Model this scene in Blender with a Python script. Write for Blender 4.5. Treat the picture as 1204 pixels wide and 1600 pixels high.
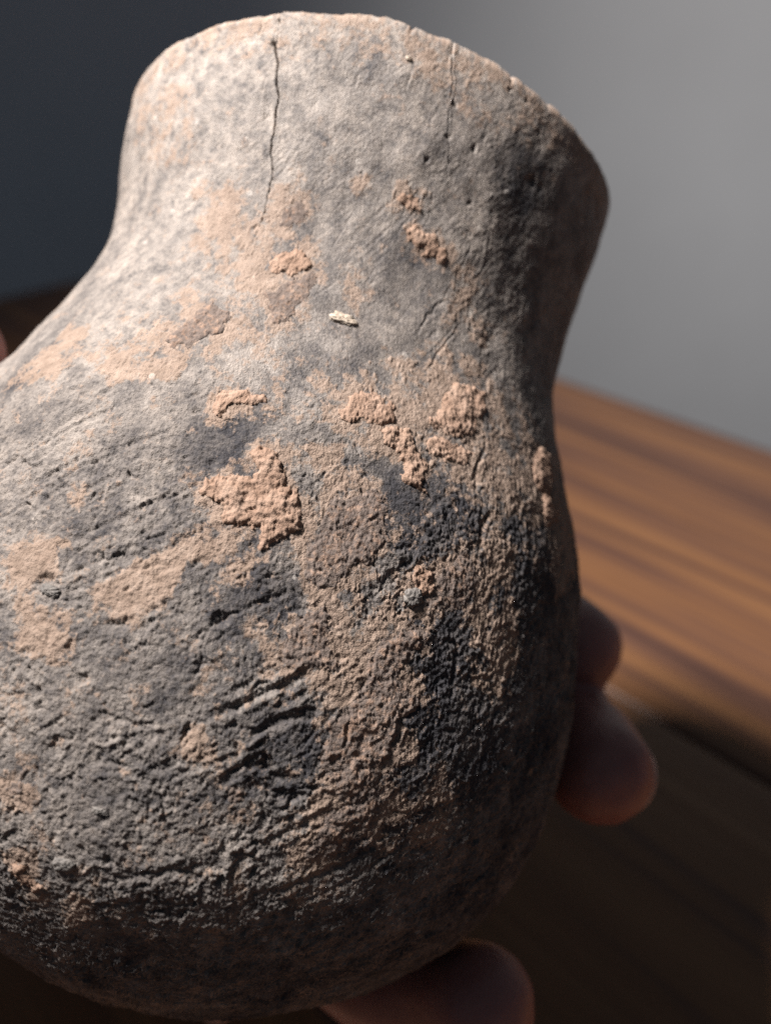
import bpy, math, random
import numpy as np
from mathutils import Matrix, Vector

# ------------------------------------------------------------------ scene, camera, light, exposure
scene = bpy.context.scene
for o in list(bpy.data.objects):
    bpy.data.objects.remove(o, do_unlink=True)
COL = scene.collection
rng = np.random.default_rng(11)
random.seed(11)

TABLE_Z = 0.75                       # table top height above the floor
CAM_Z = TABLE_Z + 0.185               # the phone is held low over the table
PITCH = math.radians(31.7)
sp, cp = math.sin(PITCH), math.cos(PITCH)
CAM_LOC = Vector((0.0, 0.0, CAM_Z))
CAM_MAT = Matrix(((1, 0, 0, 0), (0, sp, -cp, 0), (0, cp, sp, CAM_Z), (0, 0, 0, 1)))

cam_data = bpy.data.cameras.new('camera')
cam = bpy.data.objects.new('camera', cam_data)
COL.objects.link(cam)
cam.matrix_world = CAM_MAT
cam_data.sensor_fit = 'VERTICAL'
cam_data.sensor_height = 24.0
cam_data.sensor_width = 24.0
cam_data.lens = 24.0 * 1350.0 / 1600.0
cam_data.clip_start = 0.005
cam_data.clip_end = 60.0
cam_data.dof.use_dof = True
cam_data.dof.focus_distance = 0.094
cam_data.dof.aperture_fstop = cam_data.lens / 2.4      # an aperture 2.4 mm across
scene.camera = cam

world = bpy.data.worlds.new('World')
scene.world = world
world.use_nodes = True
wb = world.node_tree.nodes['Background']
wb.inputs['Color'].default_value = (0.68, 0.80, 1.0, 1)
wb.inputs['Strength'].default_value = 0.080

# one hard desk lamp above and to the left, its cone turned towards the right
POT_C = CAM_MAT @ Vector((-0.012, 0.0, -0.135))
LAMP_DIR = Vector((-0.45, -0.03, 0.89)).normalized()
LAMP_LOC = POT_C + LAMP_DIR * 0.52
lamp_data = bpy.data.lights.new('desk_lamp_light', 'SPOT')
lamp = bpy.data.objects.new('desk_lamp_light', lamp_data)
COL.objects.link(lamp)
lamp.location = LAMP_LOC
aim = Vector((0.90, 0.10, -0.42))
lamp.rotation_euler = aim.to_track_quat('-Z', 'Y').to_euler()
lamp_data.energy = 47.0
lamp_data.color = (1.0, 0.95, 0.92)
lamp_data.shadow_soft_size = 0.058
lamp_data.spot_size = math.radians(138)
lamp_data.spot_blend = 1.0

vs = scene.view_settings
scene.display_settings.display_device = 'sRGB'
vs.view_transform = 'Standard'
vs.look = 'None'
vs.exposure = 0.0
vs.gamma = 1.0
vs.use_curve_mapping = False
scene.render.engine = 'CYCLES'
scene.cycles.use_denoising = False
scene.cycles.max_bounces = 6
scene.cycles.diffuse_bounces = 1
scene.cycles.sample_clamp_indirect = 4.0

# ------------------------------------------------------------------ helpers
def mesh_obj(name, verts, faces, mat, parent=None, smooth=True):
    me = bpy.data.meshes.new(name)
    v = np.asarray(verts, np.float32)
    if isinstance(faces, np.ndarray):
        k = faces.shape[1]
        me.vertices.add(len(v)); me.vertices.foreach_set('co', v.ravel())
        me.loops.add(faces.size); me.loops.foreach_set('vertex_index', faces.astype(np.int32).ravel())
        me.polygons.add(len(faces))
        me.polygons.foreach_set('loop_start', np.arange(0, faces.size, k, dtype=np.int32))
        me.polygons.foreach_set('loop_total', np.full(len(faces), k, np.int32))
        me.update(calc_edges=True)
    else:
        me.from_pydata([tuple(p) for p in v], [], faces)
    me.polygons.foreach_set('use_smooth', np.full(len(me.polygons), smooth, dtype=bool))
    me.materials.append(mat)
    me.update()
    o = bpy.data.objects.new(name, me)
    COL.objects.link(o)
    if parent is not None:
        o.parent = parent
    return o

def vattr(o, name, arr):
    a = o.data.attributes.new(name, 'FLOAT', 'POINT')
    a.data.foreach_set('value', np.asarray(arr, np.float32).ravel())

def bevel_box(name, size, loc, mat, parent=None, bevel=0.003, seg=3):
    import bmesh
    bm = bmesh.new()
    bmesh.ops.create_cube(bm, size=1.0)
    for v in bm.verts:
        v.co = Vector((v.co.x * size[0] + loc[0], v.co.y * size[1] + loc[1], v.co.z * size[2] + loc[2]))
    bmesh.ops.bevel(bm, geom=list(bm.edges), offset=bevel, segments=seg, affect='EDGES', profile=0.6)
    me = bpy.data.meshes.new(name); bm.to_mesh(me); bm.free()
    me.polygons.foreach_set('use_smooth', np.ones(len(me.polygons), dtype=bool))
    me.materials.append(mat)
    o = bpy.data.objects.new(name, me); COL.objects.link(o)
    if parent is not None: o.parent = parent
    return o

class NT:
    """tiny node-tree helper"""
    def __init__(self, name):
        self.m = bpy.data.materials.new(name); self.m.use_nodes = True
        self.t = self.m.node_tree; self.b = self.t.nodes['Principled BSDF']
    def n(self, typ, **kw):
        nd = self.t.nodes.new(typ)
        for k, v in kw.items():
            if k.startswith('i_'): nd.inputs[k[2:].replace('_', ' ')].default_value = v
            else: setattr(nd, k, v)
        return nd
    def l(self, a, b): self.t.links.new(a, b)
    def noise(self, vec, scale, detail=4, rough=0.55, dist=0.0):
        nd = self.n('ShaderNodeTexNoise'); nd.inputs['Scale'].default_value = scale
        nd.inputs['Detail'].default_value = detail; nd.inputs['Roughness'].default_value = rough
        nd.inputs['Distortion'].default_value = dist
        if vec is not None: self.l(vec, nd.inputs['Vector'])
        return nd.outputs['Fac']
    def ramp(self, fac, stops):
        nd = self.n('ShaderNodeValToRGB'); e = nd.color_ramp.elements
        while len(e) < len(stops): e.new(0.5)
        for el, (p, c) in zip(e, stops):
            el.position = p; el.color = (c[0], c[1], c[2], 1) if not isinstance(c, (int, float)) else (c, c, c, 1)
        self.l(fac, nd.inputs['Fac']); return nd.outputs['Color']
    def mix(self, fac, a, b, typ='MIX'):
        nd = self.n('ShaderNodeMix', data_type='RGBA', blend_type=typ)
        for s, v in ((nd.inputs[0], fac), (nd.inputs[6], a), (nd.inputs[7], b)):
            if isinstance(v, (int, float)): s.default_value = v
            elif isinstance(v, tuple): s.default_value = (v[0], v[1], v[2], 1)
            else: self.l(v, s)
        return nd.outputs[2]
    def math(self, op, a, b=0.0, clamp=False):
        nd = self.n('ShaderNodeMath', operation=op, use_clamp=clamp)
        for s, v in ((nd.inputs[0], a), (nd.inputs[1], b)):
            if isinstance(v, (int, float)): s.default_value = v
            else: self.l(v, s)
        return nd.outputs[0]
    def attr(self, name):
        nd = self.n('ShaderNodeAttribute', attribute_name=name); return nd.outputs['Fac']
    def coords(self, scale=(1, 1, 1), rot=(0, 0, 0)):
        tc = self.n('ShaderNodeTexCoord'); mp = self.n('ShaderNodeMapping')
        mp.inputs['Scale'].default_value = scale; mp.inputs['Rotation'].default_value = rot
        self.l(tc.outputs['Object'], mp.inputs['Vector']); return mp.outputs['Vector']
    def bump(self, h, strength, dist):
        nd = self.n('ShaderNodeBump'); nd.inputs['Strength'].default_value = strength
        nd.inputs['Distance'].default_value = dist
        self.l(h, nd.inputs['Height']); self.l(nd.outputs['Normal'], self.b.inputs['Normal'])

# ------------------------------------------------------------------ materials
def mat_clay():
    k = NT('fired_clay'); v = k.coords()
    tone, soil, dust_light = k.attr('tone'), k.attr('soil'), k.attr('dust_light')
    fine = k.noise(v, 2600, 3, 0.65)
    mid = k.noise(v, 520, 5, 0.68)
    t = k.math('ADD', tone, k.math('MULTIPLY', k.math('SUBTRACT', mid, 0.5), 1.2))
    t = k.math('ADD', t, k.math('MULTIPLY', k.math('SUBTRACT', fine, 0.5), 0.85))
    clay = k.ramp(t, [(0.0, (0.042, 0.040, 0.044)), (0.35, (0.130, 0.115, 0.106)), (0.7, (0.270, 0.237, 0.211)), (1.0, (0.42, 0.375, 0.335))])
    # pale dry dust with a warm tint, plus light falloff painted pale on the left
    df = k.math('MULTIPLY', dust_light, k.ramp(k.noise(v, 900, 5, 0.65), [(0.35, 0.0), (0.65, 1.0)]))
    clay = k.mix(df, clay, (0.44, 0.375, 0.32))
    # thin film of earth
    sn = k.math('ADD', soil, k.math('ADD', k.math('MULTIPLY', k.math('SUBTRACT', k.noise(v, 1300, 5, 0.75), 0.5), 2.2), k.math('MULTIPLY', k.math('SUBTRACT', k.noise(v, 340, 5, 0.72), 0.5), 2.6)))
    sf = k.ramp(sn, [(0.34, 0.0), (0.66, 1.0)])
    earth = k.ramp(k.noise(v, 700, 4, 0.6), [(0.3, (0.23, 0.160, 0.116)), (0.55, (0.325, 0.232, 0.174)), (0.8, (0.44, 0.333, 0.262))])
    colr = k.mix(k.math('MULTIPLY', sf, 0.80), clay, earth)
    # scattered pale grit in the clay body
    vo = k.n('ShaderNodeTexVoronoi'); vo.inputs['Scale'].default_value = 420; k.l(v, vo.inputs['Vector'])
    sep = k.n('ShaderNodeSeparateColor'); k.l(vo.outputs['Color'], sep.inputs[0])
    g = k.math('MULTIPLY', k.math('LESS_THAN', vo.outputs['Distance'], 0.16), k.math('GREATER_THAN', sep.outputs[0], 0.93))
    colr = k.mix(k.math('MULTIPLY', g, 0.4), colr, (0.55, 0.50, 0.45))
    k.l(colr, k.b.inputs['Base Color'])
    k.l(k.ramp(k.attr('gloss'), [(0.0, 0.92), (1.0, 0.50)]), k.b.inputs['Roughness'])
    k.b.inputs['Specular IOR Level'].default_value = 0.35
    k.bump(k.math('ADD', fine, k.noise(v, 5200, 2, 0.6)), 0.55, 0.00022)
    return k.m

def mat_soil():
    k = NT('dried_earth'); v = k.coords()
    base = k.ramp(k.noise(v, 330, 6, 0.7), [(0.32, (0.235, 0.150, 0.106)), (0.5, (0.335, 0.225, 0.165)), (0.75, (0.45, 0.325, 0.25))])
    thin = k.attr('thin')
    sn = k.math('ADD', thin, k.math('MULTIPLY', k.math('SUBTRACT', k.noise(v, 1300, 4, 0.7), 0.5), 1.1))
    base = k.mix(k.math('MULTIPLY', k.ramp(sn, [(0.55, 0.0), (0.75, 1.0)]), 0.75), base, (0.12, 0.108, 0.102))
    k.l(base, k.b.inputs['Base Color'])
    k.b.inputs['Roughness'].default_value = 0.97
    k.b.inputs['Specular IOR Level'].default_value = 0.15
    k.bump(k.math('ADD', k.noise(v, 2400, 4, 0.7), k.noise(v, 6000, 2, 0.6)), 0.6, 0.0002)
    return k.m

def mat_stone(name, c0, c1, rough=0.6):
    k = NT(name); v = k.coords()
    k.l(k.ramp(k.noise(v, 1600, 5, 0.65), [(0.3, c0), (0.7, c1)]), k.b.inputs['Base Color'])
    k.b.inputs['Roughness'].default_value = rough
    k.bump(k.noise(v, 3500, 3, 0.6), 0.5, 0.0002)
    return k.m

def mat_skin():
    k = NT('skin'); v = k.coords()
    n = k.noise(v, 130, 4, 0.6)
    k.l(k.ramp(n, [(0.3, (0.25, 0.10, 0.088)), (0.7, (0.34, 0.16, 0.135))]), k.b.inputs['Base Color'])
    k.b.inputs['Roughness'].default_value = 0.48
    k.b.inputs['Subsurface Weight'].default_value = 0.25
    k.b.inputs['Subsurface Radius'].default_value = (1.0, 0.35, 0.2)
    k.b.inputs['Subsurface Scale'].default_value = 0.003
    vo = k.n('ShaderNodeTexVoronoi'); vo.inputs['Scale'].default_value = 1500; k.l(v, vo.inputs['Vector'])
    k.bump(k.math('ADD', vo.outputs['Distance'], k.noise(v, 700, 3)), 0.25, 0.0002)
    return k.m

def mat_wood(name, seed=0.0, dark=1.0):
    k = NT(name)
    tc = k.n('ShaderNodeTexCoord')
    def mp(scale, loc=(0, 0, 0)):
        m = k.n('ShaderNodeMapping'); m.inputs['Scale'].default_value = scale; m.inputs['Location'].default_value = loc
        m.inputs['Rotation'].default_value = (0, 0, math.radians(-5))
        k.l(tc.outputs['Object'], m.inputs['Vector']); return m.outputs['Vector']
    warp = k.noise(mp((1.6, 6, 6), (seed, seed, 0)), 1.0, 3, 0.5)
    broad = k.noise(mp((2.6, 42, 42), (seed + 3, 0, 0)), 1.0, 3, 0.55, 1.4)
    streak = k.noise(mp((4.5, 150, 150), (seed + 7, 0, 0)), 1.0, 5, 0.6, 0.8)
    pores = k.noise(mp((30, 900, 900), (seed, 0, 0)), 1.0, 3, 0.6)
    f = k.math('ADD', k.math('MULTIPLY', broad, 0.54), k.math('MULTIPLY', streak, 0.46))
    f = k.math('ADD', f, k.math('MULTIPLY', k.math('SUBTRACT', warp, 0.5), 0.25))
    c = k.ramp(f, [(0.38, (0.060, 0.030, 0.024)), (0.455, (0.125, 0.060, 0.036)), (0.51, (0.170, 0.078, 0.035)), (0.68, (0.24, 0.118, 0.053))])
    c = k.mix(k.ramp(pores, [(0.58, 0.0), (0.72, 0.6)]), c, (0.06, 0.03, 0.02))
    k.l(c, k.b.inputs['Base Color'])
    k.l(k.ramp(streak, [(0.3, 0.52), (0.7, 0.40)]), k.b.inputs['Roughness'])
    k.b.inputs['Specular IOR Level'].default_value = 0.35
    k.bump(k.math('ADD', pores, streak), 0.3, 0.0003)
    return k.m

def mat_paint(name, c, amount=0.06, scale=3.0, rough=0.85):
    k = NT(name); v = k.coords()
    n = k.noise(v, scale, 4, 0.6)
    lo = tuple(x * (1 - amount) for x in c); hi = tuple(min(1, x * (1 + amount)) for x in c)
    k.l(k.ramp(n, [(0.3, lo), (0.7, hi)]), k.b.inputs['Base Color'])
    k.b.inputs['Roughness'].default_value = rough
    k.bump(k.noise(v, 260, 3, 0.6), 0.15, 0.0006)
    return k.m

M_CLAY, M_SOIL, M_SKIN = mat_clay(), mat_soil(), mat_skin()
M_WOOD, M_WOOD2 = mat_wood('stained_oak', 1.3), mat_wood('stained_oak_dark', 8.1)
M_WALL = mat_paint('grey_wall_paint', (0.74, 0.75, 0.76))
M_FLOOR = mat_paint('grey_floor', (0.16, 0.155, 0.15), 0.2, 6.0, 0.8)
M_QUARTZ = mat_stone('pale_mineral', (0.33, 0.25, 0.18), (0.62, 0.53, 0.43), 0.6)
M_GRIT = mat_stone('grey_grit', (0.11, 0.102, 0.096), (0.24, 0.215, 0.19), 0.8)
M_NAIL = mat_stone('nail', (0.62, 0.40, 0.33), (0.70, 0.48, 0.40), 0.3)

# ------------------------------------------------------------------ the room: floor, wall, table
def struct(o):
    o['kind'] = 'structure'; return o
floor = struct(mesh_obj('floor', [(-3, -2, 0), (3, -2, 0), (3, 3, 0), (-3, 3, 0)], [(0, 1, 2, 3)], M_FLOOR, smooth=False))
WALL_Y = 0.98
wv = [(-3, WALL_Y - 0.10, 0), (3, WALL_Y + 0.10, 0), (3, WALL_Y + 0.10, 2.6), (-3, WALL_Y - 0.10, 2.6)]
wv += [(x, y + 0.1, z) for x, y, z in wv]
wall = struct(mesh_obj('wall', wv, [(0, 1, 2, 3), (5, 4, 7, 6), (4, 0, 3, 7), (1, 5, 6, 2), (3, 2, 6, 7)], M_WALL, smooth=False))

# table: its far corner points away from the camera; local +X runs along the right-hand edge
H = CAM_Z - TABLE_Z
corner = Vector((-0.812 * H, 3.722 * H, TABLE_Z))
ang = math.radians(-45.5)
table = bpy.data.objects.new('table', None); COL.objects.link(table)
table.location = (corner.x, corner.y, 0.0)
table.rotation_euler = (0, 0, ang)
TL, TW, TT = 1.30, 0.95, 0.028
BW = TW / 5
for i in range(5):
    y0 = -TW + i * BW
    b = bevel_box('board', (TL, BW - 0.0006, TT), (TL / 2, y0 + BW / 2, TABLE_Z - TT / 2), M_WOOD if i % 2 == 0 else M_WOOD2, table, 0.0012 if 0 < i < 4 else 0.003)
bevel_box('apron', (TL - 0.12, 0.02, 0.08), (TL / 2, -0.06, TABLE_Z - TT - 0.041), M_WOOD, table)
bevel_box('apron', (TL - 0.12, 0.02, 0.08), (TL / 2, -TW + 0.06, TABLE_Z - TT - 0.041), M_WOOD, table)
bevel_box('apron', (0.02, TW - 0.15, 0.08), (0.06, -TW / 2, TABLE_Z - TT - 0.041), M_WOOD2, table)
bevel_box('apron', (0.02, TW - 0.15, 0.08), (TL - 0.06, -TW / 2, TABLE_Z - TT - 0.041), M_WOOD2, table)
for lx in (0.06, TL - 0.06):
    for ly in (-0.06, -TW + 0.06):
        bevel_box('leg', (0.055, 0.055, TABLE_Z - TT - 0.002), (lx, ly, (TABLE_Z - TT) / 2), M_WOOD, table)
table['label'] = 'brown stained wooden table with dark grain streaks behind the pot'
table['category'] = 'table'

# ------------------------------------------------------------------ the pot: shape
# profile control values in metres; the pot's own axis points out of its mouth, which is tipped away
PX = [-0.00006321, 0.05566193, -0.13877510, 0.26481699, -0.14225897, 0.03441126, 0.00598894, 0.03412909, 0.02762497, 0.03216585, 0.06071385, 0.04246668, 0.09439315, 0.04370801, 0.03407484, 0.08915500, 0.03974214, 0.00366895, 0.00269461, -0.00306157, 0.00024907, -0.02641877, 0.00290053, 1.19996644]
RIM_C = np.array(PX[0:3])
_a, _b = PX[3:5]
AX = np.array([math.sin(_a) * math.cos(_b), math.cos(_a) * math.cos(_b), math.sin(_b)])
E1 = np.cross(AX, [0, 0, 1.0]); E1 /= np.linalg.norm(E1); E2 = np.cross(AX, E1)

def catmull(P, n):
    P = np.vstack([2 * P[0] - P[1], P, P[-1] + (P[-1] - P[-2])]); out = []
    for i in range(len(P) - 3):
        t = np.linspace(0, 1, n, endpoint=(i == len(P) - 4))[:, None]
        p0, p1, p2, p3 = P[i:i + 4]
        out.append(.5 * ((2 * p1) + (-p0 + p2) * t + (2 * p0 - 5 * p1 + 4 * p2 - p3) * t * t + (-p0 + 3 * p1 - 3 * p2 + p3) * t ** 3))
    return np.vstack(out)

def hermite(P, k):
    c = np.r_[0, np.cumsum(np.hypot(*np.diff(P, axis=0).T) + 1e-9)]
    hh = np.diff(c); D = np.diff(P, axis=0) / hh[:, None]
    m = np.empty_like(P); m[1:-1] = (D[:-1] * hh[1:, None] + D[1:] * hh[:-1, None]) / (hh[1:] + hh[:-1])[:, None]
    m[0] = D[0]; m[-1] = D[-1]; out = []
    for i in range(len(P) - 1):
        t = np.linspace(0, 1, k, endpoint=(i == len(P) - 2))[:, None]; h_ = hh[i]
        out.append((2 * t ** 3 - 3 * t ** 2 + 1) * P[i] + (t ** 3 - 2 * t ** 2 + t) * h_ * m[i] + (-2 * t ** 3 + 3 * t ** 2) * P[i + 1] + (t ** 3 - t ** 2) * h_ * m[i + 1])
    return np.vstack(out)

R0, zm, Rm, zn, Rn, z1, R1, zb, Rb, Hb = PX[5:15]
_an = np.radians([18, 38, 56, 70, 81, 89]); _ex = PX[23]
PR = hermite(np.stack([np.r_[R0, Rm, Rn, R1, Rb, Rb * np.cos(_an) ** _ex], -np.r_[0, zm, zn, z1, zb, zb + Hb * np.sin(_an) ** _ex]], 1), 160)
SEG = np.r_[0, np.cumsum(np.hypot(*np.diff(PR, axis=0).T))] * 1000.0        # arc length in mm
S_END = SEG[-1]
POT_H = -PR[-1, 1]
a2, b2, k1, k2, k3, k4, a3, b3 = PX[15:23]

def shell(T, S, off=0.0):
    """point on the pot (pot coordinates, origin at the base) for angle T (rad) and arc length S (mm)"""
    r = np.interp(S, SEG, PR[:, 0]); z = np.interp(S, SEG, PR[:, 1])
    rr = r * (1 + (a2 * np.cos(2 * T) + b2 * np.sin(2 * T)) + (a3 * np.cos(T) + b3 * np.sin(T)) * np.exp(z / .04))
    zz = z + np.exp(z / .02) * (k1 * np.cos(T) + k2 * np.sin(T) + k3 * np.cos(2 * T) + k4 * np.sin(2 * T))
    return np.stack([rr * np.cos(T), rr * np.sin(T), zz + POT_H], -1)

def shell_n(T, S):
    e = 1e-3
    dT = shell(T + e, S) - shell(T - e, S); dS = shell(T, np.minimum(S + .2, S_END)) - shell(T, np.maximum(S - .2, 0))
    n = np.cross(dS, dT); return n / (np.linalg.norm(n, axis=-1, keepdims=True) + 1e-12)

POT_MAT = CAM_MAT @ Matrix(((E1[0], E2[0], AX[0], RIM_C[0] - AX[0] * POT_H), (E1[1], E2[1], AX[1], RIM_C[1] - AX[1] * POT_H),
                            (E1[2], E2[2], AX[2], RIM_C[2] - AX[2] * POT_H), (0, 0, 0, 1)))
pot = bpy.data.objects.new('clay_pot', None); COL.objects.link(pot)
pot.matrix_world = POT_MAT
pot['label'] = 'small dark grey clay pot with flared rim, cracks and crusts of orange earth'
pot['category'] = 'pot'

# marks on the pot, as (angle in degrees, millimetres below the rim)
CRUST = [(1.0, [(260.0, 55.2),(259.8, 53.0),(261.0, 52.2),(264.2, 52.0),(268.0, 51.8),(269.0, 52.5),(266.0, 53.5),(264.0, 54.0),(262.2, 55.8),(261.0, 56.2)]),(1.5, [(262.5, 64.2),(263.0, 63.0),(267.5, 62.5),(269.5, 61.5),(270.2, 60.5),(268.8, 59.0),(270.5, 58.0),(274.0, 59.0),(275.0, 60.5),(276.5, 62.8),(278.8, 63.8),(280.2, 66.0),(277.5, 67.0),(275.0, 68.8),(273.8, 68.8),(273.0, 67.2),(270.5, 67.8),(267.0, 67.2),(267.5, 65.5),(263.8, 65.0)]),(0.45, [(281.5, 68.2),(282.5, 63.2),(283.2, 61.5),(287.5, 60.2),(290.0, 58.8),(291.8, 60.2),(293.8, 63.5),(291.8, 67.2),(289.0, 69.2),(285.2, 70.8),(282.5, 70.8)]),(1.0, [(280.2, 50.8),(282.2, 48.5),(285.0, 46.5),(288.8, 46.8),(291.5, 47.5),(292.0, 50.0),(287.0, 51.3),(282.2, 52.0)]),(1.1, [(288.5, 51.8),(291.2, 50.2),(295.2, 51.0),(297.0, 52.5),(299.2, 53.2),(298.2, 56.0),(299.8, 57.5),(297.2, 57.2),(294.8, 56.8),(293.5, 55.0),(293.8, 53.8),(290.5, 53.2)]),(1.2, [(298.0, 48.5),(301.2, 46.5),(301.5, 43.5),(306.2, 41.0),(313.0, 40.0),(313.2, 43.5),(310.2, 45.8),(309.0, 47.2),(305.2, 48.5),(301.2, 48.5)]),(0.9, [(298.5, 50.5),(300.5, 49.5),(305.8, 49.2),(308.5, 50.0),(305.8, 52.0),(302.5, 52.5),(300.0, 52.2)]),(1.3, [(328.0, 45.5),(331.5, 43.5),(337.0, 44.0),(335.5, 47.5),(333.2, 50.0),(336.2, 51.5),(334.0, 54.0),(329.0, 55.0),(328.5, 52.5),(327.0, 50.2),(326.2, 48.0)]),(0.8, [(281.5, 20.2),(282.8, 19.0),(286.0, 19.5),(288.2, 20.2),(287.5, 21.0),(284.0, 21.0)]),(0.9, [(285.8, 24.2),(288.0, 22.8),(293.0, 23.2),(297.2, 24.2),(297.5, 26.0),(293.3, 25.8),(289.8, 24.8)]),(0.9, [(256.8, 32.8),(258.2, 31.5),(261.8, 30.0),(266.0, 31.2),(267.8, 32.5),(263.2, 34.2),(259.8, 34.0)]),(0.5, [(259.0, 38.0),(263.8, 34.5),(268.0, 33.0),(269.2, 35.5),(267.2, 38.0),(265.5, 40.8),(264.0, 41.8),(262.0, 39.8)]),(0.7, [(245.7, 47.2),(248.0, 44.5),(248.8, 41.5),(250.5, 40.2),(255.0, 41.8),(255.8, 44.5),(252.8, 46.2),(250.5, 48.2),(248.0, 48.5)]),(0.35, [(255.2, 26.2),(259.0, 23.8),(261.8, 25.0),(261.5, 26.5),(256.8, 28.2)]),(0.9, [(299.0, 67.8),(299.2, 66.2),(302.0, 66.2),(302.8, 67.8),(302.0, 69.5),(300.5, 69.0)]),(0.5, [(302.5, 67.0),(305.2, 64.5),(309.2, 62.5),(311.5, 65.0),(309.8, 68.8),(306.0, 70.2),(303.2, 71.0)]),(0.6, [(294.0, 77.0),(296.0, 75.5),(302.0, 72.0),(303.8, 73.5),(302.0, 75.8),(299.8, 78.0),(304.5, 79.5),(305.0, 81.2),(302.2, 82.8),(302.2, 86.0),(300.2, 88.5),(301.8, 90.0),(295.5, 92.2),(293.0, 89.5),(291.5, 88.0),(291.2, 84.8),(293.8, 82.5),(295.0, 80.5)]),(0.7, [(282.5, 76.8),(282.2, 75.2),(286.5, 73.2),(288.5, 75.0),(288.5, 77.0),(290.0, 78.2),(290.2, 79.5),(287.2, 79.5),(284.3, 80.5),(282.2, 79.0)]),(0.6, [(295.5, 93.2),(298.0, 91.2),(301.8, 90.0),(304.0, 91.5),(302.5, 94.0),(299.8, 97.0),(295.2, 99.0),(293.8, 98.8)]),(0.7, [(272.0, 72.5),(272.8, 71.5),(273.5, 72.0),(272.5, 72.8)]),(1.0, [(250.5, 107.0),(254.0, 107.0),(255.5, 108.8),(253.8, 110.0),(252.0, 109.2)]),(0.6, [(280.0, 92.8),(282.0, 93.2),(283.2, 93.8),(282.2, 94.2),(280.8, 94.0)]),(0.5, [(249.5, 98.8),(251.2, 97.0),(251.8, 97.8),(250.8, 99.8),(249.8, 99.5)]),(0.5, [(308.5, 32.5),(311.8, 31.0),(312.5, 32.0),(309.8, 32.8)])]
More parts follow.
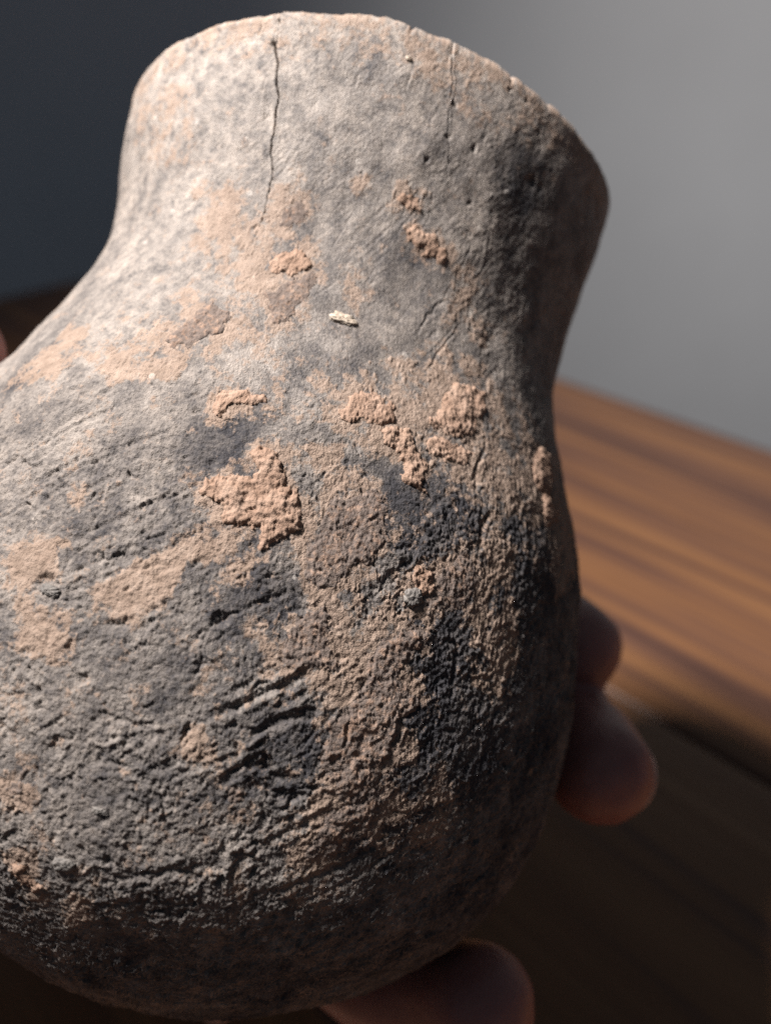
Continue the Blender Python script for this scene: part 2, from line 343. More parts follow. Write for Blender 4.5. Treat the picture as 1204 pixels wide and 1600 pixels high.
WASH = [(0.9, [(255.5, 80.8),(253.3, 78.2),(256.5, 76.0),(257.8, 73.5),(261.2, 71.8),(262.0, 69.8),(266.5, 68.0),(270.5, 67.5),(271.2, 69.2),(268.0, 71.3),(264.8, 72.8),(265.0, 74.2),(263.2, 77.2),(260.0, 79.2)]),(0.8, [(242.5, 81.8),(239.3, 76.8),(242.0, 75.0),(247.5, 73.0),(248.5, 74.5),(246.8, 76.2),(248.0, 77.2),(245.5, 78.0),(246.5, 79.5),(253.5, 80.5),(253.8, 82.0),(253.8, 84.5),(251.8, 85.5),(246.5, 85.0),(245.0, 83.2)]),(0.8, [(220.8, 58.0),(221.0, 52.5),(224.0, 46.8),(231.0, 48.2),(232.8, 51.0),(229.8, 55.0),(225.2, 57.8)]),(0.7, [(243.0, 54.5),(243.5, 52.8),(248.0, 50.8),(250.8, 48.0),(252.8, 49.5),(252.0, 52.2),(248.3, 54.0)]),(0.9, [(238.0, 25.8),(241.5, 23.2),(246.5, 24.8),(247.8, 27.0),(251.2, 29.2),(251.0, 31.2),(245.2, 29.8),(241.0, 28.0)]),(0.7, [(239.8, 32.0),(241.5, 30.2),(246.0, 31.8),(250.0, 34.5),(248.0, 35.8),(243.2, 33.8)]),(0.9, [(251.8, 36.5),(253.3, 34.5),(259.0, 34.2),(263.5, 35.5),(258.8, 37.8),(254.0, 38.2)]),(1.0, [(269.5, 20.2),(271.2, 18.8),(274.0, 20.0),(273.2, 21.2)]),(0.6, [(298.2, 25.8),(303.2, 24.5),(308.0, 26.0),(306.8, 29.0),(304.5, 31.0),(304.8, 34.0),(302.2, 33.8),(300.2, 29.8)]),(0.8, [(312.2, 51.5),(319.5, 49.5),(320.0, 53.8),(322.5, 53.8),(321.0, 56.2),(314.2, 57.2),(310.2, 54.2),(303.8, 55.2),(303.5, 53.0)]),(0.7, [(269.5, 45.8),(273.2, 45.8),(280.0, 47.2),(280.0, 49.0),(276.2, 48.5),(272.2, 47.2)]),(0.9, [(278.2, 56.0),(282.2, 55.2),(281.8, 57.8),(280.5, 58.2)]),(0.9, [(282.2, 59.0),(286.2, 56.8),(287.8, 59.0),(284.5, 60.8),(282.2, 60.5)]),(0.6, [(257.5, 113.2),(260.2, 109.0),(266.5, 108.5),(264.8, 112.5),(260.0, 114.2)]),(0.7, [(307.8, 64.0),(318.8, 59.5),(323.2, 70.5),(319.5, 77.0),(314.0, 77.8),(311.0, 69.5)]),(0.7, [(309.8, 88.8),(311.8, 88.0),(313.0, 89.8),(310.8, 90.5)]),(0.6, [(271.0, 89.2),(274.0, 88.0),(276.0, 90.2),(274.0, 91.0),(271.2, 90.2)]),(0.55, [(287.8, 41.5),(302.8, 37.0),(314.0, 37.0),(321.8, 41.5),(313.0, 47.2),(308.2, 44.0),(301.5, 42.0),(294.0, 43.3)]),(0.8, [(297.8, 75.2),(300.0, 71.5),(301.8, 71.8),(302.0, 74.0),(299.5, 75.5)]),(0.6, [(253.3, 23.5),(257.0, 21.2),(258.5, 22.2),(255.2, 24.2)]),(0.7, [(254.7, 27.8),(262.8, 26.8),(266.3, 30.8),(259.0, 31.0)]),(0.6, [(297.5, 70.5),(301.5, 69.0),(306.8, 70.2),(306.2, 73.2),(301.0, 74.8)]),(0.45, [(274.8, 44.5),(288.5, 45.2),(284.8, 51.5),(277.5, 51.5)]),(0.5, [(274.8, 32.0),(279.5, 30.0),(282.8, 34.0),(280.2, 37.5),(276.2, 35.5)]),(0.6, [(248.5, 43.8),(254.0, 40.8),(261.2, 41.5),(262.2, 45.2),(255.5, 46.5)]),(0.5, [(244.3, 69.2),(246.2, 67.5),(247.8, 71.5),(245.7, 72.8)]),(0.5, [(301.8, 90.5),(309.5, 85.5),(315.8, 88.2),(315.5, 94.2),(302.0, 97.0)]),(0.38, [(198.2, 0.0),(227.8, 8.2),(233.8, 17.0),(228.5, 21.2),(213.2, 16.2)]),(0.5, [(286.8, 49.2),(295.2, 52.5),(290.8, 55.2),(285.5, 54.0)]),(0.7, [(318.0, 48.8),(350.2, 40.0),(345.0, 59.3),(330.8, 64.8),(324.0, 59.3)]),(0.5, [(274.0, 79.0),(278.2, 75.5),(284.0, 77.0),(282.2, 80.0)]),(0.45, [(282.2, 42.8),(302.8, 36.0),(320.2, 37.2),(339.2, 42.0),(336.5, 57.0),(327.0, 66.8),(313.2, 64.5),(298.0, 64.5),(290.2, 53.8),(282.0, 50.2)]),(0.68, [(282.5, 73.2),(295.0, 69.5),(305.2, 73.2),(306.8, 81.5),(305.8, 87.3),(306.5, 93.5),(294.8, 99.2),(291.2, 88.0),(290.5, 81.2),(283.2, 80.5)]),(0.42, [(233.0, 23.2),(260.0, 21.8),(269.0, 33.0),(265.8, 42.5),(255.8, 48.5),(242.8, 54.8),(232.5, 52.0),(241.2, 41.5),(243.2, 35.8)])]
DARK = [(1.0, [(291.0, 56.0),(296.2, 58.0),(306.5, 55.0),(312.2, 57.8),(310.0, 61.2),(300.5, 65.5),(294.5, 64.5),(292.2, 61.2)]),(0.9, [(318.8, 55.5),(328.8, 55.0),(333.2, 63.5),(329.8, 69.5),(320.5, 69.5),(317.2, 62.2)]),(0.8, [(258.8, 57.2),(267.2, 57.0),(267.8, 60.2),(261.0, 63.0),(255.8, 61.0)]),(0.9, [(301.2, 72.0),(309.2, 69.8),(313.2, 75.0),(309.2, 78.5),(303.8, 76.5)]),(0.6, [(260.0, 2.5),(268.5, 2.3),(272.5, 7.0),(265.0, 7.2)]),(0.7, [(279.8, 23.0),(291.8, 26.0),(286.2, 28.8),(277.0, 27.0)]),(0.8, [(275.0, 72.0),(282.0, 72.0),(280.2, 75.0),(270.5, 79.5),(267.8, 77.5)]),(0.7, [(279.5, 87.8),(289.2, 83.0),(292.5, 91.0),(284.3, 94.2),(278.0, 93.2)]),(0.6, [(299.5, 10.2),(317.0, 5.8),(324.0, 10.8),(311.0, 15.0)]),(0.5, [(302.5, 79.5),(317.0, 78.8),(319.5, 90.2),(309.8, 91.0)]),(0.6, [(265.5, 44.5),(282.2, 42.8),(280.8, 47.0),(270.5, 49.2)])]
GROOVE = [(0.55, 0.9, [(274.8, 86.5),(276.8, 85.5),(278.2, 84.8),(280.2, 83.2),(283.5, 82.0),(285.0, 80.8),(287.2, 79.5)]),(0.5, 0.75, [(288.8, 84.2),(286.2, 84.5),(283.2, 85.8),(281.2, 87.0)]),(0.75, 1.0, [(281.5, 90.0),(283.8, 90.2),(286.2, 91.0),(289.0, 91.8)]),(0.55, 0.8, [(278.2, 93.0),(279.8, 91.5),(281.8, 90.2)]),(0.35, 0.8, [(302.0, 82.0),(302.2, 83.8),(301.8, 85.8)]),(0.28, 0.5, [(294.0, 84.0),(294.2, 85.5),(294.2, 86.8)]),(0.25, 0.25, [(300.0, 30.2),(296.2, 33.5),(294.2, 36.5)]),(0.25, 0.25, [(305.5, 32.2),(301.0, 37.0),(298.5, 40.0)]),(0.3, 0.35, [(258.5, 89.2),(261.8, 89.2),(267.2, 89.2)]),(0.5, 0.5, [(267.5, 105.2),(273.5, 103.3),(277.8, 102.0)]),(0.4, 0.4, [(279.8, 72.8),(277.2, 74.2),(275.3, 75.2)]),(0.3, 0.4, [(275.5, 75.2),(272.5, 76.8),(268.8, 79.8)]),(0.5, 0.4, [(295.5, 93.2),(290.8, 95.8),(287.8, 97.5),(284.0, 101.2)]),(0.5, 0.4, [(305.5, 94.5),(302.2, 97.8),(295.8, 101.0),(288.8, 103.8)]),(0.5, 0.6, [(260.2, 79.5),(259.0, 80.2),(256.0, 81.0)]),(0.3, 0.5, [(307.5, 73.0),(309.5, 73.2),(309.8, 75.5),(310.0, 79.0)]),(0.35, 0.5, [(310.8, 62.0),(311.2, 58.8),(313.8, 56.5)]),(0.3, 0.5, [(268.0, 71.8),(266.3, 72.0),(265.0, 73.2)]),(0.35, 0.4, [(312.8, 48.2),(310.0, 50.8),(309.5, 55.0)]),(0.6, 0.5, [(282.2, 91.8),(286.5, 92.8),(290.5, 92.8)])]
CRACK = [(0.75, 0.14, 1.6, [(245.0, 3.5),(246.5, 5.5),(247.2, 7.0),(247.8, 9.0),(249.0, 11.0),(249.3, 13.0),(249.8, 15.2),(250.0, 17.5),(250.0, 18.0),(251.0, 19.5),(251.8, 21.8),(251.8, 24.0),(252.2, 26.0),(252.2, 27.8),(252.2, 30.2),(252.2, 32.2)]),(0.3, 0.4, 0.8, [(245.0, 0.2),(245.7, 3.5),(245.0, 4.0)]),(0.25, 0.3, 0.5, [(241.5, 0.8),(241.0, 1.8),(242.8, 3.0),(245.0, 3.8)]),(0.4, 0.15, 0.8, [(284.0, 0.0),(284.8, 1.5),(286.0, 3.5),(286.8, 5.0),(286.8, 6.5),(287.5, 8.0),(288.5, 10.0),(290.0, 11.8),(290.8, 13.5),(292.0, 15.5),(293.5, 16.5)]),(0.2, 0.2, 0.4, [(286.8, 6.5),(285.2, 6.0)]),(0.2, 0.12, 0.2, [(276.5, 5.8),(278.0, 4.2),(279.5, 3.0)]),(0.12, 0.1, 0.3, [(245.5, 10.2),(246.0, 13.2),(247.2, 15.2)]),(0.15, 0.1, 0.25, [(265.2, 7.5),(271.0, 7.0),(276.8, 6.5)])]
PIT = [(1.2, 1.3, (271.8, 77.0)),(1.0, 1.3, (246.5, 77.8)),(0.6, 0.8, (248.5, 78.0)),(0.7, 0.6, (276.8, 71.8)),(0.8, 1.0, (245.2, 3.8)),(0.7, 0.7, (256.0, 86.3)),(0.6, 0.8, (288.0, 6.5)),(0.55, 0.7, (288.8, 10.8)),(0.6, 0.7, (296.0, 10.5)),(0.6, 0.6, (285.5, 14.5)),(0.9, 1.1, (314.0, 9.8)),(0.8, 0.8, (316.8, 9.8)),(0.5, 0.6, (299.5, 17.0)),(0.5, 0.6, (305.5, 16.5)),(0.6, 0.6, (311.2, 3.5)),(0.6, 0.6, (305.8, 1.0)),(0.5, 0.5, (300.5, 1.0)),(0.5, 0.6, (308.8, 48.8)),(0.7, 0.9, (301.2, 70.0)),(0.7, 0.6, (288.0, 83.5)),(0.6, 0.6, (283.5, 89.2)),(0.6, 0.6, (271.5, 81.8)),(0.6, 0.7, (276.0, 88.0)),(0.6, 0.7, (277.8, 86.8)),(0.7, 0.8, (287.2, 92.5)),(0.8, 0.9, (289.5, 92.5)),(0.5, 0.5, (239.0, 66.8)),(0.6, 0.6, (263.2, 61.5)),(0.6, 0.6, (258.0, 55.8)),(0.5, 0.5, (254.0, 56.5)),(0.6, 0.7, (311.2, 82.5)),(0.6, 0.6, (316.0, 81.2)),(0.6, 0.6, (251.5, 28.5)),(0.9, 0.6, (278.0, 102.8)),(0.8, 0.8, (265.5, 103.5)),(0.7, 0.7, (250.0, 109.5)),(0.5, 0.5, (247.2, 14.0))]
LUMP = [('inclusion', (277.0, 38.0), 3.21, 1.37, -5),('grit', (300.0, 69.5), 2.11, 1.83, 30),('grit', (259.2, 105.2), 2.19, 1.55, 0),('grit', (247.8, 78.8), 1.96, 1.05, 0),('grit', (263.0, 98.5), 1.65, 0.64, 0),('speck', (274.8, 3.3), 0.72, 0.64, 0)]


# ------------------------------------------------------------------ noise
_perm = rng.permutation(1024).astype(np.int32)
_ga = rng.uniform(0, 2 * np.pi, 1024).astype(np.float32)
_gx, _gy = np.cos(_ga), np.sin(_ga)
def pn(x, y, seed=0):
    """2-D gradient noise, about -0.7..0.7"""
    x = (x + seed * 37.17).astype(np.float32); y = (y + seed * 11.73).astype(np.float32)
    xf, yf = np.floor(x), np.floor(y)
    ix, iy = xf.astype(np.int32), yf.astype(np.int32)
    fx, fy = x - xf, y - yf
    u = fx * fx * fx * (fx * (fx * 6 - 15) + 10); w = fy * fy * fy * (fy * (fy * 6 - 15) + 10)
    def g(jx, jy, dx, dy):
        h = _perm[(_perm[(ix + jx) & 1023] + iy + jy) & 1023]
        return _gx[h] * dx + _gy[h] * dy
    a = g(0, 0, fx, fy); b = g(1, 0, fx - 1, fy); c = g(0, 1, fx, fy - 1); d = g(1, 1, fx - 1, fy - 1)
    a = a + u * (b - a); c = c + u * (d - c)
    return a + w * (c - a)
def fbm(x, y, octs, seed=0, gain=0.55):
    t = 0; amp = 1.0
    for o in range(octs):
        t = t + amp * pn(x * 2.03 ** o, y * 2.03 ** o, seed + o * 3); amp *= gain
    return t
def sstep(a, b, x):
    t = np.clip((x - a) / (b - a), 0, 1); return t * t * (3 - 2 * t)

# ------------------------------------------------------------------ the pot: dense grid over the side the camera sees
K = 44.0                                             # mm per radian used for flat coordinates
t_d0, t_d1 = math.radians(196), math.radians(348)
Tc = np.concatenate([np.linspace(t_d0, t_d1, 900, endpoint=False), np.linspace(t_d1, t_d0 + 2 * math.pi, 130, endpoint=False)])
Sr = np.concatenate([np.linspace(0, 128, 900, endpoint=False), np.linspace(128, S_END, 50)])
NS, NTH = len(Sr), len(Tc)
TG, SG = np.meshgrid(Tc, Sr)
X, S = (TG * K).astype(np.float32), SG.astype(np.float32)
P0 = shell(TG, SG); N0 = shell_n(TG, SG)

# domain warps for ragged outlines
wx = 1.1 * fbm(X / 4.0, S / 4.0, 4, 1, 0.6); wy = 1.1 * fbm(X / 4.0, S / 4.0, 4, 5, 0.6)
XW, SW = X + wx, S + wy

def window(pts, pad):
    q = np.array(pts); x0, x1 = np.radians(q[:, 0].min()) * K - pad, np.radians(q[:, 0].max()) * K + pad
    s0, s1 = q[:, 1].min() - pad, q[:, 1].max() + pad
    j = np.where((Tc * K >= x0) & (Tc * K <= x1))[0]; i = np.where((Sr >= s0) & (Sr <= s1))[0]
    return slice(i[0], i[-1] + 1), slice(j[0], j[-1] + 1)
def flat(pts):
    q = np.array(pts, float); return np.stack([np.radians(q[:, 0]) * K, q[:, 1]], 1)
def poly_sd(pts, px, py):
    """signed distance to a polygon, positive inside"""
    q = flat(pts); d = np.full(px.shape, 1e9, np.float32); ins = np.zeros(px.shape, bool)
    for k in range(len(q)):
        a, b = q[k], q[(k + 1) % len(q)]
        e = b - a; wxx, wyy = px - a[0], py - a[1]
        t = np.clip((wxx * e[0] + wyy * e[1]) / (e @ e + 1e-9), 0, 1)
        d = np.minimum(d, (wxx - t * e[0]) ** 2 + (wyy - t * e[1]) ** 2)
        c = ((a[1] <= py) != (b[1] <= py)) & (px < (b[0] - a[0]) * (py - a[1]) / (b[1] - a[1] + 1e-12) + a[0])
        ins ^= c
    d = np.sqrt(d); return np.where(ins, d, -d)
def line_d(pts, px, py):
    q = flat(pts); best = np.full(px.shape, 1e9, np.float32); tt = np.zeros(px.shape, np.float32); L = len(q) - 1
    for k in range(L):
        a, b = q[k], q[k + 1]; e = b - a
        t = np.clip(((px - a[0]) * e[0] + (py - a[1]) * e[1]) / (e @ e + 1e-9), 0, 1)
        d = (px - a[0] - t * e[0]) ** 2 + (py - a[1] - t * e[1]) ** 2
        m = d < best; best = np.where(m, d, best); tt = np.where(m, (k + t) / L, tt)
    return np.sqrt(best), tt

# colour fields of the clay, the left side painted paler for light falloff
soil = np.zeros(X.shape, np.float32); dark = np.zeros(X.shape, np.float32)
for st, pts in WASH:
    w = window(pts, 7); d = poly_sd(pts, XW[w], SW[w])
    soil[w] = np.maximum(soil[w], st * sstep(-1.5, 1.3, d))
for th, pts in CRUST:                                # earth smeared round each crust
    w = window(pts, 8); d = poly_sd(pts, XW[w], SW[w])
    soil[w] = np.maximum(soil[w], 0.62 * sstep(-3.2, 0.2, d))
for st, pts in DARK:
    w = window(pts, 9); d = poly_sd(pts, XW[w], SW[w])
    dark[w] = np.maximum(dark[w], st * sstep(-2.6, 2.2, d))
big = fbm(X / 17, S / 17, 4, 9); med = fbm(X / 5, S / 5, 4, 14, 0.6)
mid_ = sstep(40, 52, S) * sstep(100, 76, S) * sstep(math.radians(255) * K, math.radians(272) * K, X) * sstep(math.radians(338) * K, math.radians(318) * K, X)
soil = soil * (0.85 + 0.9 * np.clip(med + 0.15, -0.5, 0.4)) + 0.30 * mid_ * sstep(-0.1, 0.5, fbm(X / 2.6, S / 2.6, 4, 17, 0.65)) + np.clip(0.30 * med + 0.22 * big + 0.08, 0, 0.55) * sstep(8, 30, S)
rimtan = sstep(9, 1.5, S + 5 * med) * 0.5
soil = np.clip(np.maximum(soil, rimtan), 0, 1)
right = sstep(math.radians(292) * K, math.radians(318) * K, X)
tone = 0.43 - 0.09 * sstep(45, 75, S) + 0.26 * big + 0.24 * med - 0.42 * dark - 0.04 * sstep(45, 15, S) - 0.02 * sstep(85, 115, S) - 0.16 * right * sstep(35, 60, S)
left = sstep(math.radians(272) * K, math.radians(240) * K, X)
dust_light = np.clip(0.28 * sstep(60, 15, S) + 0.22 * left + 0.4 * sstep(9, 0, S) + 0.5 * fbm(X / 9, S / 9, 4, 21) + 0.12, 0, 1) * (1 - 0.5 * dark)  # dry film on neck and rim, plus light falloff painted pale at left
gloss = np.clip(0.75 * sstep(62, 40, S) + 0.3 * big - 0.3 * soil, 0, 1)

soil = soil * (1 - 0.72 * dark)
crumb = sstep(0.22, 0.42, fbm(XW / 1.1, SW / 1.0, 4, 23, 0.7)) * sstep(0.22, 0.6, soil)
soil = np.clip(soil + 0.5 * crumb, 0, 1)
# relief in millimetres
low = sstep(38, 74, S)                               # the neck is burnished, the belly rough
rr_ = np.clip(low + 0.35 * right * sstep(4, 20, S), 0, 1)
vlow = sstep(88, 112, S)
h = 0.45 * fbm(X / 16, S / 13, 3, 31)
mask = sstep(-0.25, 0.35, fbm(X / 8, S / 8, 3, 33))
c30, s30 = math.cos(math.radians(43)), math.sin(math.radians(43))
u, v = X * c30 - S * s30, X * s30 + S * c30
uw = u + 0.8 * wx
h += (0.13 + 0.0 * vlow) * low * (1 - 0.45 * vlow) * (fbm(u / 6.0, (v + 0.25 * wy) / 0.7, 4, 35, 0.6)) * (0.35 + mask)
h += 0.035 * (1 - low) * fbm(u / 5.0, v / 0.45, 3, 39) * (0.3 + mask)
bl = fbm(XW / 2.7, SW / 2.2, 4, 41, 0.6); h += (0.05 + 0.16 * rr_ + 0.10 * vlow) * bl * (0.5 + 0.7 * mask)
bl2 = fbm(XW / 1.15, SW / 0.95, 4, 45, 0.72); h += (0.03 + 0.15 * rr_) * bl2 * (0.55 + 0.6 * mask)
h += (0.025 + 0.085 * rr_ + 0.04 * soil) * fbm(X / 0.6, S / 0.5, 3, 51, 0.65)
# little broken-out pits
pq = fbm(XW / 2.0, SW / 1.6, 2, 55); h -= (0.05 + 0.26 * rr_) * sstep(0.36, 0.70, pq) * (0.5 + mask)
pq2 = pn(X / 0.8, S / 0.7, 57); h -= (0.05 + 0.14 * rr_) * sstep(0.34, 0.62, pq2)
h += 0.10 * rr_ * fbm(XW / 0.8, SW / 0.62, 4, 58, 0.78)
h *= 1 - 0.42 * soil                                 # earth fills the hollows
# streaks wiped down the right-hand side
vs_ = right * sstep(46, 60, S) * sstep(100, 85, S)
h += 0.13 * vs_ * fbm((X + 0.15 * S + 0.5 * wx) / 0.8, S / 4.5, 4, 61, 0.65)
h += 0.05 * soil * fbm(X / 0.6, S / 0.6, 2, 65) + 0.07 * soil + 0.06 * crumb
h *= sstep(-3, 5, S) * 0.8 + 0.2

def jag(w, amp, sc, sd): return X[w] + amp * fbm(X[w] / sc, S[w] / sc, 3, sd), S[w] + amp * fbm(X[w] / sc, S[w] / sc, 3, sd + 9)
for wd, dp, pts in GROOVE:
    w = window(pts, 4); jx, jy = jag(w, 0.45, 1.6, 71); d, t = line_d(pts, jx, jy)
    prof_ = np.sin(np.clip(t, 0.06, 0.94) * math.pi) ** 0.5
    e = np.clip(1 - d / (wd * 1.35), 0, 1)
    h[w] -= 0.62 * dp * prof_ * e * (0.7 + 0.6 * np.abs(pn(X[w] / 1.2, S[w] / 1.2, 75)))
    h[w] += 0.14 * dp * prof_ * np.exp(-((d - wd * 1.7) / (wd * .8)) ** 2)
# long shallow scrape marks left by smoothing the wet clay
rs = np.random.default_rng(5)
for k in range(64):
    neck = k % 3 == 0
    s0 = rs.uniform(14, 52) if neck else rs.uniform(62, 116); t0 = rs.uniform(232, 318)
    L = rs.uniform(6, 13) if neck else rs.uniform(7, 22); a = math.radians(42 + rs.normal(0, 9) + (14 if neck else 0)); bow = rs.normal(0, 1.2)
    q = np.linspace(-0.5, 0.5, 5)
    pts = [(t0 + math.degrees((L * x * math.cos(a)) / K), s0 - L * x * math.sin(a) + bow * (0.25 - x * x)) for x in q]
    if min(p[1] for p in pts) < 4: continue
    wd = rs.uniform(0.16, 0.42); dp = rs.uniform(0.05, 0.11) if neck else rs.uniform(0.10, 0.30)
    w = window(pts, 2); jx, jy = jag(w, 0.15, 2.0, 77); d, t = line_d(pts, jx, jy)
    pr_ = np.sin(np.clip(t, 0.02, 0.98) * math.pi) ** 0.6 * (0.5 + np.clip(0.5 + pn(X[w] / 2.5, S[w] / 2.5, 79), 0, 1))
    pr_ = pr_ * 0.6 * (1 - 0.75 * soil[w])
    h[w] -= dp * pr_ * np.clip(1 - d / (wd * 1.3), 0, 1)
    h[w] += 0.3 * dp * pr_ * np.exp(-((d - wd * 1.6) / (wd * 0.7)) ** 2)
for r_, dp, c in PIT:
    w = window([c], 4); jx, jy = jag(w, 0.5, 1.1, 81); q = flat([c])[0]
    d = np.hypot((jx - q[0]) * 0.8, (jy - q[1]) * 1.15); h[w] -= 0.42 * dp * sstep(r_ * 1.15, r_ * 0.1, d)
crackmask = np.zeros(X.shape, np.float32)
for w0, w1, dp, pts in CRACK:
    w = window(pts, 3); jx, jy = jag(w, 0.28, 1.3, 91); d, t = line_d(pts, jx, jy)
    wd = (w0 * (1 - t) ** 2.2 + w1) * 0.22 * (0.7 + 0.5 * np.abs(pn(X[w] / 0.9, S[w] / 0.9, 93)))
    e = sstep(wd + 0.10, wd * 0.4, d) * sstep(1.0, 0.9, t)
    h[w] -= 0.42 * (dp * (1 - 0.75 * t)) * e
    h[w] += 0.12 * np.exp(-(d / 0.6) ** 2) * np.sign(X[w] - flat(pts)[0][0]) * (1 - t)
BODY = P0 + N0 * (h[..., None] * 1e-3)
# chips along the lip
chip = 0.0004 * fbm(Tc * K / 7, Tc * 0, 3, 99) + 0.00008 * fbm(Tc * K / 1.3, Tc * 0, 2, 97)
for dg, dep, wd in ((273.6, 0.0006, 0.5), (263.5, -0.0004, 3.0), (300.5, 0.0006, 0.6), (267.5, -0.0005, 2.2), (312, 0.0005, 1.5), (283, -0.0003, 2.5)):
    chip -= dep * np.exp(-((np.degrees(Tc) - dg) / wd) ** 2)
BODY[..., 2] += chip[None, :] * np.exp(-S / 1.6)

# lip and inside wall, joined on above the first outer row
WT = 0.0048
lip_rows, lip_s = [], []
top = BODY[0]; n_h = np.stack([np.cos(Tc), np.sin(Tc), np.zeros(NTH)], 1)
for k in range(7, 0, -1):
    a = math.pi * k / 7
    rad = WT / 2 * (1 - math.cos(a)); up = 0.0019 * math.sin(a)
    row = top - n_h * rad + np.array([0, 0, up])
    row += (n_h * (0.00016 * pn(Tc * K / 1.1, Tc * 0 + k * 0.7, 95))[:, None])
    lip_rows.append(row); lip_s.append(-k)
ins = []
for z in np.linspace(0.92, 0.0, 24):
    s_ = S_END * z * 0.97 + 3.0 if z > 0 else 3.0
    ins.append(shell(Tc, np.full(NTH, min(s_, S_END - 0.6))) - shell_n(Tc, np.full(NTH, min(s_, S_END - 0.6))) * WT)
ALLP = np.concatenate([np.array(ins), np.array(lip_rows), BODY], 0)
nr = ALLP.shape[0]; pre = nr - NS
ii, jj = np.meshgrid(np.arange(nr - 1), np.arange(NTH), indexing='ij'); j2 = (jj + 1) % NTH
faces = np.stack([ii * NTH + jj, (ii + 1) * NTH + jj, (ii + 1) * NTH + j2, ii * NTH + j2], -1).reshape(-1, 4)
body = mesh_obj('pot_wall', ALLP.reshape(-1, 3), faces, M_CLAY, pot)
def padded(a, fill): return np.concatenate([np.broadcast_to(fill, (pre, NTH)), a], 0)
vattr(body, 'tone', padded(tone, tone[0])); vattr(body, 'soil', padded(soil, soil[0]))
vattr(body, 'dust_light', padded(dust_light, dust_light[0])); vattr(body, 'gloss', padded(gloss, gloss[0] * 0.4))

# ------------------------------------------------------------------ crusts of dried earth, each a raised piece of its own
for n, (th, pts) in enumerate(CRUST):
    w = window(pts, 4.5)
    d = poly_sd(pts, XW[w] , SW[w]) + 0.55 * fbm(X[w] / 1.6, S[w] / 1.4, 4, 120 + n, 0.7)
    th = th * 0.40
    lum = fbm(X[w] / 3.2, S[w] / 2.7, 3, 131 + n, 0.5)
    t = th * (1 - np.exp(-np.maximum(d, 0) / (0.50 if th > .33 else 0.7))) * (0.85 + 0.75 * lum)
    t += np.minimum(th + 0.3, 0.7) * (0.17 * fbm(X[w] / 1.0, S[w] / 0.85, 5, 141 + n, 0.75))
    crev = sstep(0.045, 0.0, np.abs(fbm(X[w] / 2.8, S[w] / 2.4, 3, 161 + n))) * sstep(0.0, 0.3, fbm(X[w] / 3, S[w] / 3, 2, 171 + n)) * 0.5 * th
    t = t - crev
    t = np.where(d > 0, np.maximum(t, 0.03), -0.12)
    sm = 0.45                                         # the earth fills part of the relief below
    V = BODY[w] + N0[w] * (t * 1e-3)[..., None]
    inside = d > -0.12
    ni, nj = d.shape
    qi = inside[:-1, :-1] & inside[1:, :-1] & inside[1:, 1:] & inside[:-1, 1:]
    if qi.sum() < 6: continue
    idx = np.arange(ni * nj).reshape(ni, nj)
    f = np.stack([idx[:-1, :-1], idx[1:, :-1], idx[1:, 1:], idx[:-1, 1:]], -1)[qi]
    used, inv = np.unique(f, return_inverse=True)
    o = mesh_obj('earth_crust', V.reshape(-1, 3)[used], inv.reshape(-1, 4), M_SOIL, pot)
    vattr(o, 'thin', np.clip((0.80 if th < .28 else 0.45) - 0.5 * np.minimum(t, 1.2), 0, 1).ravel()[used])

# ------------------------------------------------------------------ grit and the pale mineral bit set in the wall
def pebble(name, c, a_mm, b_mm, rot, mat, hh, seed):
    T, s = math.radians(c[0]), c[1]
    p = shell(np.array(T), np.array(s)); nrm = shell_n(np.array(T), np.array(s))
    tx = np.array([-math.sin(T), math.cos(T), 0]); ty = np.cross(nrm, tx); ty /= np.linalg.norm(ty); tx = np.cross(ty, nrm)
    r = math.radians(rot); ux, uy = tx * math.cos(r) + ty * math.sin(r), -tx * math.sin(r) + ty * math.cos(r)
    i0 = int(np.abs(Sr - s).argmin()); j0 = int(np.abs(Tc - T).argmin())
    p = p + nrm * (h[i0, j0] * 1e-3)
    nu, nv = 48, 24
    U, Vv = np.meshgrid(np.linspace(0, 2 * math.pi, nu, endpoint=False), np.linspace(0.02, math.pi - 0.02, nv))
    d = np.stack([np.cos(U) * np.sin(Vv), np.sin(U) * np.sin(Vv), np.cos(Vv)], -1)
    d = np.sign(d) * np.abs(d) ** 0.72
    bumpy = 1 + 0.45 * fbm(d[..., 0] * 2.3 + d[..., 2], d[..., 1] * 2.3 + 1.3 * d[..., 2], 4, seed, 0.65)
    q = d * bumpy[..., None]
    V = p + (q[..., 0:1] * ux * a_mm / 2 + q[..., 1:2] * uy * b_mm / 2 + q[..., 2:3] * nrm * hh) * 1e-3
    idx = np.arange(nu * nv).reshape(nv, nu); nx = np.roll(idx, -1, 1)
    f = np.stack([idx[:-1], idx[1:], nx[1:], nx[:-1]], -1).reshape(-1, 4)
    return mesh_obj(name, V.reshape(-1, 3), f, mat, pot)
for n, (kind, c, a_, b_, r) in enumerate(LUMP):
    if kind == 'inclusion':
        o = pebble('mineral_chip', c, a_, b_, -r, M_QUARTZ, 0.34, 200); o['label'] = 'pale whitish chip of mineral set in the neck'
    elif kind == 'speck':
        pebble('mineral_chip', c, a_, b_, 0, M_QUARTZ, 0.25, 205)
    else:
        pebble('grit', c, a_, b_, r, M_GRIT, 0.36, 210 + n * 5)

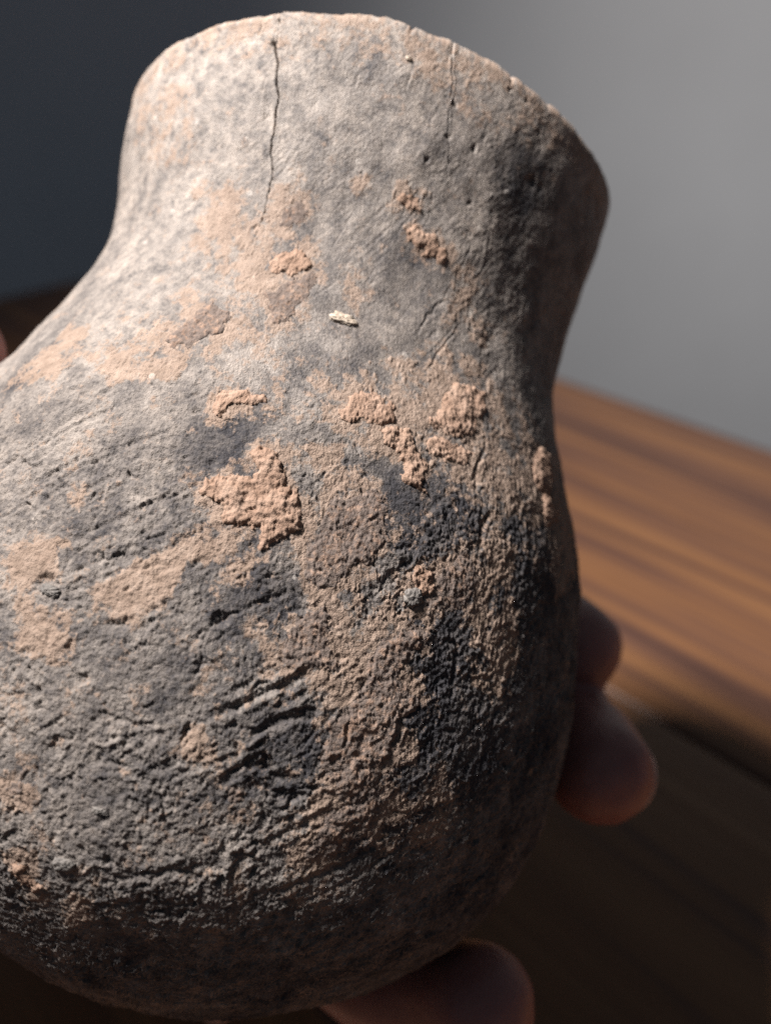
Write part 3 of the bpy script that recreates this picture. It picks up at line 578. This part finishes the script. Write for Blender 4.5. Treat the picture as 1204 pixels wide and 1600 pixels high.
# ------------------------------------------------------------------ the hand that holds the pot from behind
def pp(deg, s, off):
    """pot coordinates of a point off metres outside the wall"""
    T = np.array(math.radians(deg)); s = np.array(float(s))
    return shell(T, s) + shell_n(T, s) * off
def path(ctrl, n):
    return catmull(np.array(ctrl, float), n)
import bmesh
hand_bm = bmesh.new()
unit = bmesh.new(); bmesh.ops.create_icosphere(unit, subdivisions=2, radius=1.0)
uv_ = np.array([v.co for v in unit.verts]); uf = [[v.index for v in f.verts] for f in unit.faces]; unit.free()
HV, HF = [], []
def ball(c, r, sc=None, frame=None):
    q = uv_ * r
    if sc is not None: q = (uv_ * sc) @ frame
    b = len(HV); HV.extend((q + c).tolist()); HF.extend([[i + b for i in f] for f in uf])
def limb(pts, radii, n=14):
    C = path(np.c_[np.array(pts), np.array(radii)], n)
    for row in C: ball(row[:3], row[3])
    return C
# fingers: from the knuckles behind the pot, round the right-hand side to the tips
tips = []
FING = {   # deg, s, clearance of the bone line from the wall, radius
 'index':  [(468, 72, .0105, .0098), (440, 62, .0105, .0095), (412, 60, .0100, .0090), (399, 63, .0095, .0090), (389, 66.5, .0092, .0090), (381.5, 69, .0090, .0087)],
 'middle': [(476, 88, .0110, .0100), (446, 80, .0110, .0097), (416, 79, .0105, .0092), (392, 79, .0098, .0091), (377, 83, .0094, .0090), (369, 85.5, .0092, .0087)],
 'ring':   [(486, 108, .0110, .0098), (456, 114, .0110, .0094), (426, 120, .0105, .0090), (396, 124.5, .0098, .0086), (378, 123, .0092, .0084), (366, 119, .0090, .0084), (357, 115, .0090, .0080)],
 'little': [(500, 116, .0110, .0088), (476, 124, .0105, .0082), (452, 131, .0098, .0077), (436, 135, .0092, .0072), (426, 137, .0086, .0066)],
}
for nm, ch in FING.items():
    pts = [pp(d, s, o) for d, s, o, r in ch]; limb(pts, [r for *_, r in ch], 12)
    tips.append((nm, ch))
# thumb on the left-hand side
TH = [(532, 104, .018, .0150), (536, 92, .014, .0122), (541, 79, .0110, .0106), (544, 66, .0098, .0098), (547, 58, .0096, .0096), (547.5, 54.5, .0096, .0090)]
limb([pp(*t[:3]) for t in TH], [t[3] for t in TH], 12)
# palm: a fan of thick limbs from the wrist to the knuckles, wrapped on the back and under the base
WR = pp(526, 106, .028)
for nm, mid_d, mid_s in (('index', 492, 82), ('middle', 496, 94), ('ring', 500, 105), ('little', 508, 114)):
    k0 = FING[nm][0]
    limb([pp(k0[0], k0[1], k0[2]), pp(mid_d, mid_s, .0125), pp(514, 0.4 * mid_s + 60, .017), WR], [k0[3], .0125, .016, .021], 14)
limb([pp(532, 104, .018), pp(528, 105, .021), WR], [.015, .017, .021], 12)
# forearm going down and to the left, out of the picture
inv = POT_MAT.inverted()
wr_w = POT_MAT @ Vector(WR)
fa = [wr_w, wr_w + Vector((-0.05, 0.0, -0.008)), wr_w + Vector((-0.13, -0.025, -0.022)), wr_w + Vector((-0.23, -0.07, -0.03))]
limb([np.array(inv @ p) for p in fa], [.022, .023, .030, .036], 20)
me = bpy.data.meshes.new('hand'); me.from_pydata(HV, [], HF)
hand = bpy.data.objects.new('hand', me); COL.objects.link(hand)
rm = hand.modifiers.new('r', 'REMESH'); rm.mode = 'VOXEL'; rm.voxel_size = 0.0009; rm.use_smooth_shade = True
sm_ = hand.modifiers.new('s', 'SMOOTH'); sm_.factor = 0.5; sm_.iterations = 10
dg = bpy.context.evaluated_depsgraph_get()
me2 = bpy.data.meshes.new_from_object(hand.evaluated_get(dg))
hand.modifiers.clear(); hand.data = me2; me2.name = 'hand'
me2.polygons.foreach_set('use_smooth', np.ones(len(me2.polygons), dtype=bool))
me2.materials.clear(); me2.materials.append(M_SKIN)
hand.matrix_world = POT_MAT
hand['label'] = 'bare hand gripping the clay pot from behind, fingertips showing at the right'
hand['category'] = 'hand'
def nail(ch, side=1):
    d1, s1, o1, r1 = ch[-1]; d0, s0, o0, r0 = ch[-2]
    tip, prev = pp(d1, s1, o1), pp(d0, s0, o0)
    ax_ = tip - prev; ax_ /= np.linalg.norm(ax_)
    up = shell_n(np.array(math.radians(d1)), np.array(float(s1))); up = up - ax_ * (up @ ax_); up /= np.linalg.norm(up)
    sd = np.cross(ax_, up); nu, nv = 11, 9; V = []
    for i in range(nu):
        for j in range(nv):
            a = (j / (nv - 1) - .5) * 1.9; L = i / (nu - 1)
            wid = 1 - 0.25 * (2 * abs(L - .45)) ** 3
            rr = r1 * 0.985
            V.append(tip + ax_ * (-0.0065 + 0.0105 * L - 0.0012 * abs(a) ** 2) + up * rr * math.cos(a * wid) * (1 - 0.13 * L) + sd * rr * math.sin(a * wid) * 0.95)
    F = [(i * nv + j, (i + 1) * nv + j, (i + 1) * nv + j + 1, i * nv + j + 1) for i in range(nu - 1) for j in range(nv - 1)]
    o = mesh_obj('fingernail', V, F, M_NAIL, hand)
    so = o.modifiers.new('t', 'SOLIDIFY'); so.thickness = 0.0006; so.offset = 0
    return o
for nm, ch in tips: nail(ch)
nail(TH)
